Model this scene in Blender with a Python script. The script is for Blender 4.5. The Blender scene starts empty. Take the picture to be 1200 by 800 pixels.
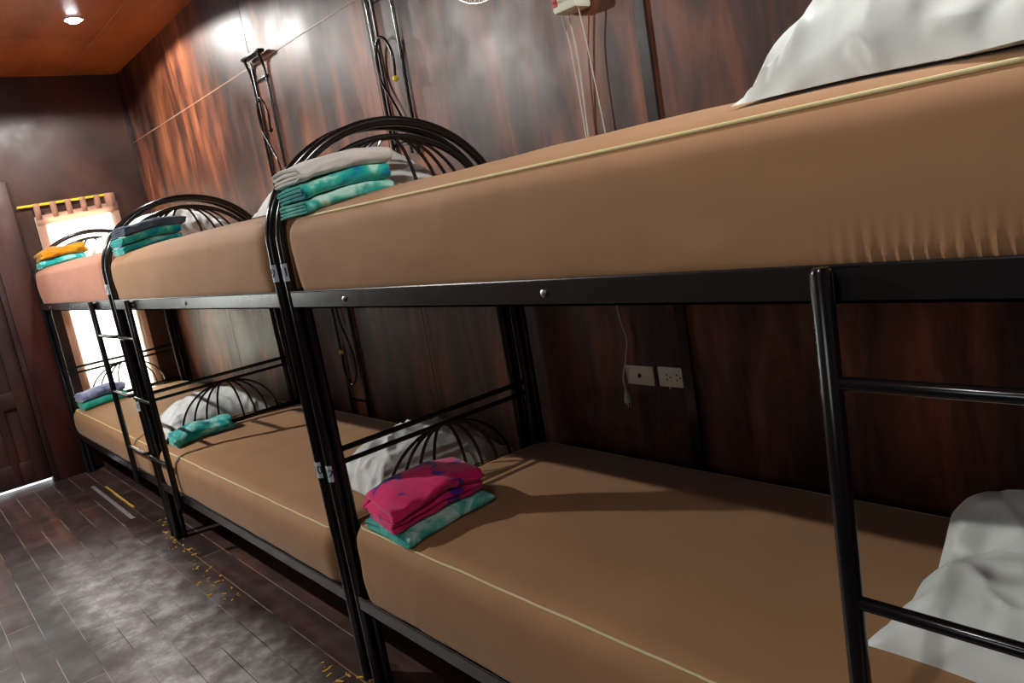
import bpy, bmesh, math, random
from mathutils import Vector, Matrix, noise
random.seed(7)
C = bpy.context.scene.collection
PI = math.pi
WALL_Y, FAR_X, CEIL_Z = 0.915, -4.39, 2.92
NEAR_X, AISLE_Y = 3.3, -2.7

# ------------------------------------------------------------------ materials
def new_mat(name):
    m = bpy.data.materials.new(name); m.use_nodes = True
    nt = m.node_tree; b = nt.nodes['Principled BSDF']
    return m, nt, b
def plain(name, col, rough=0.5, metal=0.0, spec=0.5, bump=None, coat=0):
    m, nt, b = new_mat(name)
    b.inputs['Base Color'].default_value = (*col, 1); b.inputs['Roughness'].default_value = rough
    b.inputs['Metallic'].default_value = metal; b.inputs['Specular IOR Level'].default_value = spec
    b.inputs['Coat Weight'].default_value = coat
    tc = nt.nodes.new('ShaderNodeTexCoord')
    n = nt.nodes.new('ShaderNodeTexNoise'); n.inputs['Scale'].default_value = (bump or (60, 0))[0]
    nt.links.new(tc.outputs['Object'], n.inputs['Vector'])
    if bump:
        bm = nt.nodes.new('ShaderNodeBump'); bm.inputs['Strength'].default_value = bump[1]; bm.inputs['Distance'].default_value = bump[2]
        nt.links.new(n.outputs['Fac'], bm.inputs['Height']); nt.links.new(bm.outputs['Normal'], b.inputs['Normal'])
    mr = nt.nodes.new('ShaderNodeMapRange'); mr.inputs['To Min'].default_value = rough*.85; mr.inputs['To Max'].default_value = min(1, rough*1.15)
    nt.links.new(n.outputs['Fac'], mr.inputs['Value']); nt.links.new(mr.outputs['Result'], b.inputs['Roughness'])
    return m
def ramp(nt, stops):
    r = nt.nodes.new('ShaderNodeValToRGB'); e = r.color_ramp.elements
    while len(e) < len(stops): e.new(0.5)
    for el, (p, c) in zip(e, stops): el.position = p; el.color = (*c, 1)
    return r
def wood(name, stops, scale, blotch=1.0, rough=(0.25, 0.5), bump=0.0015, seed=0.0, blot=(0.35, 1.3), spec=0.5):
    """stained plywood: long grain streaks times large soft blotches"""
    m, nt, b = new_mat(name); L = nt.links.new
    tc = nt.nodes.new('ShaderNodeTexCoord')
    mp = nt.nodes.new('ShaderNodeMapping'); mp.inputs['Scale'].default_value = scale; mp.inputs['Location'].default_value = (seed, seed*.7, seed*.3)
    L(tc.outputs['Object'], mp.inputs['Vector'])
    n1 = nt.nodes.new('ShaderNodeTexNoise'); n1.inputs['Scale'].default_value = 1; n1.inputs['Detail'].default_value = 7; n1.inputs['Roughness'].default_value = .62
    n1.inputs['Distortion'].default_value = .5
    L(mp.outputs['Vector'], n1.inputs['Vector'])
    r = ramp(nt, stops); L(n1.outputs['Fac'], r.inputs['Fac'])
    mp2 = nt.nodes.new('ShaderNodeMapping'); mp2.inputs['Scale'].default_value = tuple(blotch*(1.0 if s > 1.5 else .45)*2.2 for s in scale)
    mp2.inputs['Location'].default_value = (seed+3, seed, 5)
    L(tc.outputs['Object'], mp2.inputs['Vector'])
    n2 = nt.nodes.new('ShaderNodeTexNoise'); n2.inputs['Scale'].default_value = 1; n2.inputs['Detail'].default_value = 4
    L(mp2.outputs['Vector'], n2.inputs['Vector'])
    mr = nt.nodes.new('ShaderNodeMapRange'); mr.inputs['From Min'].default_value = .32; mr.inputs['From Max'].default_value = .68
    mr.inputs['To Min'].default_value = blot[0]; mr.inputs['To Max'].default_value = blot[1]
    L(n2.outputs['Fac'], mr.inputs['Value'])
    mx = nt.nodes.new('ShaderNodeVectorMath'); mx.operation = 'SCALE'
    L(r.outputs['Color'], mx.inputs[0]); L(mr.outputs['Result'], mx.inputs['Scale']); L(mx.outputs['Vector'], b.inputs['Base Color'])
    n3 = nt.nodes.new('ShaderNodeTexNoise'); n3.inputs['Scale'].default_value = 5; n3.inputs['Detail'].default_value = 5
    L(tc.outputs['Object'], n3.inputs['Vector'])
    m3 = nt.nodes.new('ShaderNodeMapRange'); m3.inputs['From Min'].default_value = .3; m3.inputs['From Max'].default_value = .7
    m3.inputs['To Min'].default_value = rough[0]; m3.inputs['To Max'].default_value = rough[1]
    L(n3.outputs['Fac'], m3.inputs['Value']); L(m3.outputs['Result'], b.inputs['Roughness'])
    bp = nt.nodes.new('ShaderNodeBump'); bp.inputs['Strength'].default_value = .5; bp.inputs['Distance'].default_value = bump
    L(n1.outputs['Fac'], bp.inputs['Height']); L(bp.outputs['Normal'], b.inputs['Normal'])
    b.inputs['Specular IOR Level'].default_value = spec
    return m
M = {}
WS = [(.34, (.018, .008, .006)), (.45, (.075, .023, .013)), (.56, (.18, .055, .024)), (.7, (.32, .11, .045))]
M['wall'] = wood('stained_plywood_wall', WS, (7, 7, 1.5), .9, (.38, .55), blot=(.22, 1.35))
M['wall_far'] = wood('stained_plywood_far_wall', [(.3, (.018, .008, .007)), (.5, (.05, .018, .012)), (.7, (.10, .032, .018))], (3, 1.2, .9), 1.0, (.32, .5), seed=4)
M['ceiling'] = wood('varnished_plywood_ceiling', [(.3, (.30, .075, .012)), (.5, (.42, .115, .02)), (.7, (.52, .16, .03))], (1.1, 5, 1), .5, (.28, .4), .0004, 2, (.8, 1.12))
M['door_wood'] = wood('dark_door_wood', [(.3, (.012, .006, .006)), (.5, (.03, .012, .01)), (.7, (.06, .02, .014))], (9, 9, 1.2), 1, (.3, .5), seed=8)
M['post_wood'] = wood('red_brown_post_wood', [(.3, (.022, .006, .005)), (.5, (.05, .011, .008)), (.7, (.085, .019, .012))], (9, 9, 1.2), 1, (.35, .5), seed=12)
M['seam_light'] = plain('pale_seam_filler', (.32, .2, .13), .5)
M['seam_dark'] = plain('dark_seam_gap', (.015, .008, .006), .6)
M['black'] = plain('black_gloss_paint', (.006, .007, .008), .2, 0, .6)
M['black_rail'] = plain('worn_black_rail_paint', (.012, .012, .012), .24, 0, .8, (35, .25, .001))
M['steel'] = plain('bright_bolt_steel', (.6, .6, .58), .3, 1)
M['board'] = plain('bed_board_plywood', (.16, .1, .06), .7)
M['white_plastic'] = plain('ivory_plastic', (.72, .66, .5), .35)
M['fan_plastic'] = plain('pale_fan_plastic', (.75, .8, .68), .3)
M['dark_hole'] = plain('dark_hole', (.02, .012, .01), .6)
M['red_tag'] = plain('red_sticker', (.5, .04, .02), .5)
M['cord_white'] = plain('grey_white_cord', (.5, .52, .48), .5)
M['yellow_rod'] = plain('yellow_painted_rod', (.85, .62, .02), .4)
M['yellow_cap'] = plain('yellow_cap', (.85, .7, .05), .4)
M['label'] = plain('pale_blue_label_paper', (.62, .75, .85), .45)
M['ink'] = plain('dark_blue_ink', (.02, .025, .07), .5)
M['piping'] = plain('cream_piping', (.74, .66, .34), .6)
M['flake'] = plain('ochre_flake', (.62, .36, .05), .6)
M['pale_strip'] = plain('greyish_strip', (.22, .2, .22), .5)
M['glass_frame'] = plain('window_frame_paint', (.12, .04, .02), .45)
M['lamp_ring'] = plain('white_lamp_ring', (.8, .8, .8), .4)

def sheet(name, col, col2, wr=(5, .006), rough=.72):
    m, nt, b = new_mat(name); L = nt.links.new
    tc = nt.nodes.new('ShaderNodeTexCoord')
    n = nt.nodes.new('ShaderNodeTexNoise'); n.inputs['Scale'].default_value = 3; n.inputs['Detail'].default_value = 5
    L(tc.outputs['Object'], n.inputs['Vector'])
    r = ramp(nt, [(.3, col), (.7, col2)]); L(n.outputs['Fac'], r.inputs['Fac']); L(r.outputs['Color'], b.inputs['Base Color'])
    n2 = nt.nodes.new('ShaderNodeTexNoise'); n2.inputs['Scale'].default_value = 700; n2.inputs['Detail'].default_value = 2
    L(tc.outputs['Object'], n2.inputs['Vector'])
    bp = nt.nodes.new('ShaderNodeBump'); bp.inputs['Strength'].default_value = .25; bp.inputs['Distance'].default_value = .0006
    L(n2.outputs['Fac'], bp.inputs['Height'])
    n3 = nt.nodes.new('ShaderNodeTexNoise'); n3.inputs['Scale'].default_value = wr[0]; n3.inputs['Detail'].default_value = 3; n3.inputs['Roughness'].default_value = .5; n3.inputs['Distortion'].default_value = 1.6
    try: n3.noise_type = 'RIDGED_MULTIFRACTAL'; n3.normalize = True
    except Exception: pass
    L(tc.outputs['Object'], n3.inputs['Vector'])
    bw = nt.nodes.new('ShaderNodeBump'); bw.inputs['Strength'].default_value = .8; bw.inputs['Distance'].default_value = wr[1]
    L(n3.outputs['Fac'], bw.inputs['Height']); L(bw.outputs['Normal'], bp.inputs['Normal'])
    L(bp.outputs['Normal'], b.inputs['Normal'])
    b.inputs['Roughness'].default_value = rough; b.inputs['Specular IOR Level'].default_value = .25
    b.inputs['Sheen Weight'].default_value = .15; b.inputs['Sheen Roughness'].default_value = .4
    return m
M['sheet'] = sheet('brown_fitted_sheet', (.355, .190, .090), (.405, .219, .106), (4, .0035))
M['sheet_salmon'] = sheet('salmon_brown_fitted_sheet', (.47, .20, .13), (.52, .23, .15))
M['pillow'] = sheet('white_pillowcase', (.74, .79, .78), (.8, .84, .83), (5, .016))
M['pillow_grey'] = sheet('grey_white_pillowcase', (.5, .47, .46), (.62, .6, .58), (6, .02))
M['pillow_satin'] = sheet('satin_white_pillowcase', (.72, .78, .76), (.78, .83, .81), (5.5, .035), .42)

def terry(name, stops, scale=7, seed=0.0, dist=1.0):
    m, nt, b = new_mat(name); L = nt.links.new
    tc = nt.nodes.new('ShaderNodeTexCoord'); mp = nt.nodes.new('ShaderNodeMapping'); mp.inputs['Location'].default_value = (seed, seed, seed)
    L(tc.outputs['Object'], mp.inputs['Vector'])
    n = nt.nodes.new('ShaderNodeTexNoise'); n.inputs['Scale'].default_value = scale; n.inputs['Detail'].default_value = 4; n.inputs['Distortion'].default_value = dist
    L(mp.outputs['Vector'], n.inputs['Vector'])
    r = ramp(nt, stops); L(n.outputs['Fac'], r.inputs['Fac']); L(r.outputs['Color'], b.inputs['Base Color'])
    n2 = nt.nodes.new('ShaderNodeTexNoise'); n2.inputs['Scale'].default_value = 260; n2.inputs['Detail'].default_value = 3
    L(tc.outputs['Object'], n2.inputs['Vector'])
    bp = nt.nodes.new('ShaderNodeBump'); bp.inputs['Strength'].default_value = .6; bp.inputs['Distance'].default_value = .002
    L(n2.outputs['Fac'], bp.inputs['Height']); L(bp.outputs['Normal'], b.inputs['Normal'])
    b.inputs['Roughness'].default_value = .95; b.inputs['Specular IOR Level'].default_value = .1
    b.inputs['Sheen Weight'].default_value = .3
    return m
TEAL = [(.36, (.0, .16, .36)), (.44, (.01, .38, .34)), (.54, (.05, .5, .40)), (.64, (.45, .78, .70))]
M['t_teal'] = terry('teal_tie_dye_terry', TEAL, 9)
M['t_teal2'] = terry('turquoise_terry', [(.38, (.0, .27, .34)), (.5, (.02, .46, .42)), (.62, (.36, .74, .70))], 10, 3)
M['t_teal3'] = terry('mint_green_terry', [(.38, (.01, .34, .30)), (.5, (.10, .52, .43)), (.62, (.5, .8, .72))], 12, 5)
M['t_green'] = terry('sea_green_terry', [(.3, (.0, .22, .17)), (.5, (.02, .36, .27)), (.72, (.1, .52, .42))], 9, 8)
M['t_white'] = terry('off_white_terry', [(.3, (.62, .6, .57)), (.7, (.72, .71, .68))], 9, 1)
M['t_navy'] = terry('slate_navy_terry', [(.3, (.02, .035, .06)), (.55, (.06, .10, .15)), (.75, (.16, .22, .3))], 8, 2)
M['t_mustard'] = terry('mustard_cloth', [(.3, (.5, .19, .005)), (.7, (.68, .33, .01))], 6, 6)
M['t_blue'] = terry('lavender_blue_terry', [(.3, (.08, .12, .28)), (.5, (.22, .26, .45)), (.72, (.42, .46, .62))], 10, 7)
M['t_pink'] = terry('magenta_terry_with_violet_pattern', [(.28, (.06, .01, .22)), (.415, (.10, .015, .28)), (.43, (.68, .01, .14)), (.75, (.8, .035, .19))], 11, 9, .6)

def curtain_mat(name, col, tint):
    m, nt, b = new_mat(name); L = nt.links.new
    out = nt.nodes['Material Output']
    tc = nt.nodes.new('ShaderNodeTexCoord'); n = nt.nodes.new('ShaderNodeTexNoise'); n.inputs['Scale'].default_value = 300
    L(tc.outputs['Object'], n.inputs['Vector'])
    r = ramp(nt, [(.3, col), (.7, tint)]); L(n.outputs['Fac'], r.inputs['Fac'])
    t = nt.nodes.new('ShaderNodeBsdfTranslucent'); L(r.outputs['Color'], t.inputs['Color'])
    d = nt.nodes.new('ShaderNodeBsdfDiffuse'); L(r.outputs['Color'], d.inputs['Color'])
    mx = nt.nodes.new('ShaderNodeMixShader'); mx.inputs['Fac'].default_value = .3
    L(t.outputs[0], mx.inputs[1]); L(d.outputs[0], mx.inputs[2]); L(mx.outputs[0], out.inputs['Surface'])
    return m
M['curtain'] = curtain_mat('sheer_cream_curtain', (.86, .82, .74), (.92, .88, .80))
M['curtain_peach'] = curtain_mat('peach_curtain_band', (.80, .56, .46), (.84, .62, .52))
def glass_mat():
    m, nt, b = new_mat('clear_window_glass'); L = nt.links.new; out = nt.nodes['Material Output']
    t = nt.nodes.new('ShaderNodeBsdfTransparent'); t.inputs['Color'].default_value = (.95, .98, .97, 1)
    g = nt.nodes.new('ShaderNodeBsdfGlossy'); g.inputs['Roughness'].default_value = .03
    fr = nt.nodes.new('ShaderNodeFresnel'); fr.inputs['IOR'].default_value = 1.45
    mx = nt.nodes.new('ShaderNodeMixShader'); L(fr.outputs[0], mx.inputs['Fac']); L(t.outputs[0], mx.inputs[1]); L(g.outputs[0], mx.inputs[2]); L(mx.outputs[0], out.inputs['Surface'])
    return m
M['glass'] = glass_mat()
def emit(name, col, s):
    m, nt, b = new_mat(name)
    b.inputs['Base Color'].default_value = (*col, 1)
    b.inputs['Emission Color'].default_value = (*col, 1); b.inputs['Emission Strength'].default_value = s
    return m
M['bulb'] = emit('lit_lamp_glass', (.93, .96, 1), 60)

def floor_mat():
    m, nt, b = new_mat('dark_varnished_floorboards'); L = nt.links.new
    tc = nt.nodes.new('ShaderNodeTexCoord'); sp = nt.nodes.new('ShaderNodeSeparateXYZ'); L(tc.outputs['Object'], sp.inputs[0])
    def math_(op, a, b_=None, c=None):
        n = nt.nodes.new('ShaderNodeMath'); n.operation = op
        for i, v in enumerate((a, b_, c)):
            if v is None: continue
            if isinstance(v, (int, float)): n.inputs[i].default_value = v
            else: L(v, n.inputs[i])
        return n.outputs[0]
    W = .118
    yy = math_('DIVIDE', math_('ADD', sp.outputs['Y'], .02), W)
    row = math_('FLOOR', yy); fy = math_('FRACT', yy)
    off = math_('MULTIPLY', math_('FRACT', math_('MULTIPLY', math_('SINE', math_('MULTIPLY', row, 12.9898)), 43758.5)), 1.7)
    xx = math_('DIVIDE', math_('ADD', sp.outputs['X'], off), 1.7)
    col = math_('FLOOR', xx); fx = math_('FRACT', xx)
    ey = math_('MINIMUM', fy, math_('SUBTRACT', 1, fy)); ex = math_('MINIMUM', fx, math_('SUBTRACT', 1, fx))
    seam = math_('MAXIMUM', math_('LESS_THAN', ey, .014), math_('LESS_THAN', ex, .0012))
    cb = nt.nodes.new('ShaderNodeCombineXYZ'); L(row, cb.inputs[0]); L(col, cb.inputs[1])
    wn = nt.nodes.new('ShaderNodeTexWhiteNoise'); wn.noise_dimensions = '2D'; L(cb.outputs[0], wn.inputs['Vector'])
    mp = nt.nodes.new('ShaderNodeMapping'); mp.inputs['Scale'].default_value = (1.6, 16, 1); L(tc.outputs['Object'], mp.inputs['Vector'])
    n1 = nt.nodes.new('ShaderNodeTexNoise'); n1.inputs['Scale'].default_value = 1; n1.inputs['Detail'].default_value = 7; L(mp.outputs['Vector'], n1.inputs['Vector'])
    r = ramp(nt, [(.3, (.010, .004, .003)), (.5, (.034, .010, .006)), (.72, (.095, .028, .014))])
    mixf = math_('ADD', math_('MULTIPLY', n1.outputs['Fac'], .75), math_('MULTIPLY', wn.outputs['Value'], .2))
    L(mixf, r.inputs['Fac'])
    # scuffed, dusty patches; they also break up the painted glare below
    n2 = nt.nodes.new('ShaderNodeTexNoise'); n2.inputs['Scale'].default_value = 9; n2.inputs['Detail'].default_value = 8; n2.inputs['Roughness'].default_value = .7
    L(tc.outputs['Object'], n2.inputs['Vector'])
    ss = nt.nodes.new('ShaderNodeMapRange'); ss.interpolation_type = 'SMOOTHSTEP'
    ss.inputs['From Min'].default_value = .38; ss.inputs['From Max'].default_value = .72; L(n2.outputs['Fac'], ss.inputs['Value'])
    # floor glare along the walkway, painted into the board colour as a grey band
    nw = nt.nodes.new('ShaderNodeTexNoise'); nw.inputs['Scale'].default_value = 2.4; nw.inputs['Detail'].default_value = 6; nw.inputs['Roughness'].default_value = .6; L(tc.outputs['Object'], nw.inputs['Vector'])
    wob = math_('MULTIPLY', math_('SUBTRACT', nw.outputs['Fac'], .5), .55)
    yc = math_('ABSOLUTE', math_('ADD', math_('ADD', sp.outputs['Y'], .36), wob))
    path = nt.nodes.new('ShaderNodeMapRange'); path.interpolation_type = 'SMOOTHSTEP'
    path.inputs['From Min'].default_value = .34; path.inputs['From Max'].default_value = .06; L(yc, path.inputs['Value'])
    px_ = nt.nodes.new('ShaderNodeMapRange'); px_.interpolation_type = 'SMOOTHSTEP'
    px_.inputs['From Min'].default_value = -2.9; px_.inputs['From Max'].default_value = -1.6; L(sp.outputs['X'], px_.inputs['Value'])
    glare_mask = math_('MULTIPLY', path.outputs['Result'], px_.outputs['Result'])
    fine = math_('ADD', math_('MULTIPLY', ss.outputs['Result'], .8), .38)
    sc = math_('MULTIPLY', fine, math_('ADD', math_('MULTIPLY', glare_mask, .9), .05))
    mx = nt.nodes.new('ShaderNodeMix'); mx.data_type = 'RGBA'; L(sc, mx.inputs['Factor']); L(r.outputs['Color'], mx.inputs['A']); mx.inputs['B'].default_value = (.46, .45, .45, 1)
    # seams: pale worn edge along some boards, dark along others
    n4 = nt.nodes.new('ShaderNodeTexNoise'); n4.inputs['Scale'].default_value = 2.2; L(tc.outputs['Object'], n4.inputs['Vector'])
    sr = ramp(nt, [(.40, (.02, .01, .008)), (.50, (.30, .22, .17))]); L(n4.outputs['Fac'], sr.inputs['Fac'])
    mx2 = nt.nodes.new('ShaderNodeMix'); mx2.data_type = 'RGBA'; L(seam, mx2.inputs['Factor']); L(mx.outputs['Result'], mx2.inputs['A']); L(sr.outputs['Color'], mx2.inputs['B'])
    L(mx2.outputs['Result'], b.inputs['Base Color'])
    n5 = nt.nodes.new('ShaderNodeTexNoise'); n5.inputs['Scale'].default_value = 6; n5.inputs['Detail'].default_value = 7; L(tc.outputs['Object'], n5.inputs['Vector'])
    rr = nt.nodes.new('ShaderNodeMapRange'); rr.inputs['From Min'].default_value = .3; rr.inputs['From Max'].default_value = .7
    rr.inputs['To Min'].default_value = .28; rr.inputs['To Max'].default_value = .56; L(n5.outputs['Fac'], rr.inputs['Value'])
    L(math_('ADD', rr.outputs['Result'], math_('MULTIPLY', wn.outputs['Value'], .08)), b.inputs['Roughness'])
    bp = nt.nodes.new('ShaderNodeBump'); bp.inputs['Strength'].default_value = .6; bp.inputs['Distance'].default_value = .002
    h = math_('SUBTRACT', math_('MULTIPLY', n2.outputs['Fac'], .5), seam)
    L(h, bp.inputs['Height']); L(bp.outputs['Normal'], b.inputs['Normal'])
    b.inputs['Specular IOR Level'].default_value = .5
    return m
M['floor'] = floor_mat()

# ------------------------------------------------------------------ mesh helpers
def link(name, bm, mat, parent=None, smooth=True):
    me = bpy.data.meshes.new(name)
    bmesh.ops.recalc_face_normals(bm, faces=bm.faces)
    bm.to_mesh(me); bm.free()
    me.materials.append(mat)
    if smooth:
        for p in me.polygons: p.use_smooth = True
        me.set_sharp_from_angle(angle=math.radians(42))
    o = bpy.data.objects.new(name, me); C.objects.link(o)
    if parent is not None: o.parent = parent
    return o
def box(bm, x0, x1, y0, y1, z0, z1, bev=0):
    t = bmesh.new()
    bmesh.ops.create_cube(t, size=1, matrix=Matrix.Translation(((x0+x1)/2, (y0+y1)/2, (z0+z1)/2)) @ Matrix.Diagonal((abs(x1-x0), abs(y1-y0), abs(z1-z0), 1)))
    if bev: bmesh.ops.bevel(t, geom=t.edges[:], offset=bev, segments=2, affect='EDGES', profile=.5)
    merge(bm, t)
def merge(bm, t, mat=None):
    if mat is not None: bmesh.ops.transform(t, matrix=mat, verts=t.verts)
    vm = {v: bm.verts.new(v.co) for v in t.verts}
    for f in t.faces:
        try: bm.faces.new([vm[v] for v in f.verts])
        except ValueError: pass
    t.free()
def tube(bm, pts, r, seg=12, closed=False, cap=True):
    pts = [Vector(p) for p in pts]; n = len(pts)
    T = []
    for i in range(n):
        a = pts[i-1] if (i or closed) else pts[i]; b = pts[(i+1) % n] if (i < n-1 or closed) else pts[i]
        T.append((b-a).normalized())
    ref = Vector((0, 0, 1)) if abs(T[0].z) < .9 else Vector((1, 0, 0))
    N = (ref - T[0]*ref.dot(T[0])).normalized(); rings = []
    for i in range(n):
        N = (N - T[i]*N.dot(T[i])).normalized(); B = T[i].cross(N)
        rr = r[i] if isinstance(r, (list, tuple)) else r
        rings.append([bm.verts.new(pts[i] + (N*math.cos(2*PI*k/seg) + B*math.sin(2*PI*k/seg))*rr) for k in range(seg)])
    m = n if closed else n-1
    for i in range(m):
        a, b = rings[i], rings[(i+1) % n]
        for k in range(seg):
            bm.faces.new((a[k], a[(k+1) % seg], b[(k+1) % seg], b[k]))
    if cap and not closed:
        bm.faces.new(rings[0][::-1]); bm.faces.new(rings[-1])
def smooth_path(ctrl, n=8):
    P = [Vector(p) for p in ctrl]; P = [2*P[0]-P[1]] + P + [2*P[-1]-P[-2]]; out = []
    for i in range(1, len(P)-2):
        for k in range(n):
            t = k/n; a, b, c, d = P[i-1:i+3]
            out.append(.5*((2*b) + (c-a)*t + (2*a-5*b+4*c-d)*t*t + (3*b-a-3*c+d)*t**3))
    out.append(P[-2]); return out
def tag(o, label, cat, group=None, kind=None):
    o['label'] = label; o['category'] = cat
    if group: o['group'] = group
    if kind: o['kind'] = kind
    return o
def empty(name, loc, label, cat, group=None):
    o = bpy.data.objects.new(name, None); C.objects.link(o); o.location = loc
    o.empty_display_size = .1
    return tag(o, label, cat, group)
def struct(name, bm, mat, smooth=False, parent=None):
    o = link(name, bm, mat, parent, smooth)
    if parent is None: o['kind'] = 'structure'
    return o
def nz(x, y, z, s=1.0): return noise.noise(Vector((x*s, y*s, z*s)))

# ------------------------------------------------------------------ room
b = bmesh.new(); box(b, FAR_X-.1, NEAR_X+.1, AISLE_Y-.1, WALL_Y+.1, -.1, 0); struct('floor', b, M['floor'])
b = bmesh.new(); box(b, FAR_X-.1, NEAR_X+.1, AISLE_Y-.1, WALL_Y+.1, CEIL_Z, CEIL_Z+.1); struct('ceiling', b, M['ceiling'])
b = bmesh.new(); box(b, FAR_X-.1, NEAR_X+.1, WALL_Y, WALL_Y+.1, 0, CEIL_Z); struct('wall_right', b, M['wall'])
# aisle-side wall; its unseen window opening is added for soft fill light
FILL_WIN = [(1.7, 2.6)]; az0, az1 = 1.35, 2.1
b = bmesh.new(); xs = [FAR_X-.1] + [v for w in FILL_WIN for v in w] + [NEAR_X+.1]
for i in range(0, len(xs), 2): box(b, xs[i], xs[i+1], AISLE_Y-.1, AISLE_Y, 0, CEIL_Z)
for w in FILL_WIN: box(b, w[0], w[1], AISLE_Y-.1, AISLE_Y, 0, az0); box(b, w[0], w[1], AISLE_Y-.1, AISLE_Y, az1, CEIL_Z)
struct('wall_left', b, M['wall_far'])
b = bmesh.new(); box(b, NEAR_X, NEAR_X+.1, AISLE_Y-.1, WALL_Y+.1, 0, CEIL_Z); struct('wall_near', b, M['wall_far'])
# far wall: window opening y .15-.64, z .45-1.96 ; door opening y -1.05..-.205, z 0-2.02
WY0, WY1, WZ0, WZ1 = .15, .645, .42, 1.95
DY0, DY1, DZ = -1.06, -.205, 2.04
VY0, VY1, VZ0, VZ1 = -2.05, -1.22, .95, 1.95
b = bmesh.new()
X0, X1 = FAR_X-.1, FAR_X
box(b, X0, X1, AISLE_Y, VY0, 0, CEIL_Z); box(b, X0, X1, VY0, VY1, 0, VZ0); box(b, X0, X1, VY0, VY1, VZ1, CEIL_Z); box(b, X0, X1, VY1, DY0, 0, CEIL_Z); box(b, X0, X1, DY0, DY1, DZ, CEIL_Z); box(b, X0, X1, DY1, WY0, 0, CEIL_Z)
box(b, X0, X1, WY0, WY1, 0, WZ0); box(b, X0, X1, WY0, WY1, WZ1, CEIL_Z); box(b, X0, X1, WY1, WALL_Y, 0, CEIL_Z)
struct('wall_far', b, M['wall_far'])
# panel joints on the right wall
b = bmesh.new(); box(b, FAR_X, NEAR_X, WALL_Y-.0015, WALL_Y+.002, 2.396, 2.402); struct('trim_1', b, M['seam_light'])
def strip(name, x, z0, z1, w=.006, m='seam_dark', t=.002):
    q = bmesh.new(); box(q, x-w/2, x+w/2, WALL_Y-t, WALL_Y+.002, z0, z1); struct(name, q, M[m])
k = 2
for x, z0, z1, w, m, t in [(-1.95, 2.40, 2.92, .006, 'seam_dark', .001), (-3.17, 0, 2.396, .006, 'seam_dark', .001), (-3.17, 2.402, 2.92, .005, 'seam_dark', .001),
        (-.73, 2.402, 2.92, .005, 'seam_dark', .001), (.49, 2.402, 2.92, .005, 'seam_dark', .001), (-1.97, 0, 2.396, .005, 'seam_dark', .001), (-.74, 0, 2.396, .005, 'seam_dark', .001), (1.92, 0, 2.396, .006, 'seam_dark', .001)]:
    strip('trim_%d' % k, x, z0, z1, w, m, t); k += 1
# black batten with worn edges on the near joint
b = bmesh.new(); box(b, .685, .725, WALL_Y-.012, WALL_Y, .0, 2.396, .002); struct('trim_%d' % k, b, M['black_rail']); k += 1
# corner batten
b = bmesh.new(); box(b, FAR_X, FAR_X+.018, WALL_Y-.018, WALL_Y, 0, CEIL_Z); struct('trim_%d' % k, b, M['door_wood']); k += 1
# ceiling seams
for x0, x1, y0, y1 in [(FAR_X, NEAR_X, .557, .562), (FAR_X, NEAR_X, -.66, -.655), (-3.36, -3.355, -.66, .557), (-2.14, -2.135, -.66, .557), (-.92, -.915, -.66, .557)]:
    b = bmesh.new(); box(b, x0, x1, y0, y1, CEIL_Z-.001, CEIL_Z+.002); struct('trim_%d' % k, b, M['seam_light']); k += 1
# red-brown post between the door and the window
b = bmesh.new(); box(b, FAR_X, FAR_X+.03, -.19, -.005, 0, 2.2, .004); struct('trim_%d' % k, b, M['post_wood'], True); k += 1
# far window
f = bmesh.new()
fx0, fx1 = FAR_X-.07, FAR_X+.004
for y0, y1, z0, z1 in [(WY0, WY0+.035, WZ0, WZ1), (WY1-.035, WY1, WZ0, WZ1), (WY0, WY1, WZ0, WZ0+.035), (WY0, WY1, WZ1-.035, WZ1)]:
    box(f, fx0, fx1, y0, y1, z0, z1, .002)
fr = struct('window_1', f, M['glass_frame'])
g = bmesh.new(); box(g, FAR_X-.05, FAR_X-.046, WY0+.03, WY1-.03, WZ0+.03, WZ1-.03); p = link('pane', g, M['glass'], fr, False)
f = bmesh.new()
for y0, y1, z0, z1 in [(VY0, VY0+.04, VZ0, VZ1), (VY1-.04, VY1, VZ0, VZ1), (VY0, VY1, VZ0, VZ0+.04), (VY0, VY1, VZ1-.04, VZ1), ((VY0+VY1)/2-.02, (VY0+VY1)/2+.02, VZ0, VZ1)]:
    box(f, fx0, fx1, y0, y1, z0, z1, .002)
fr = struct('window_3', f, M['glass_frame'])
g = bmesh.new(); box(g, FAR_X-.05, FAR_X-.046, VY0+.03, VY1-.03, VZ0+.03, VZ1-.03); link('pane', g, M['glass'], fr, False)
for i, w in enumerate(FILL_WIN):
    f = bmesh.new()
    for x0, x1, z0, z1 in [(w[0], w[0]+.05, az0, az1), (w[1]-.05, w[1], az0, az1), (w[0], w[1], az0, az0+.05), (w[0], w[1], az1-.05, az1), ((w[0]+w[1])/2-.02, (w[0]+w[1])/2+.02, az0, az1)]:
        box(f, x0, x1, AISLE_Y-.07, AISLE_Y+.004, z0, z1, .002)
    fr = struct('window_%d' % (i+2), f, M['glass_frame'])  # added window, out of view, that carries the fill light
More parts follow.
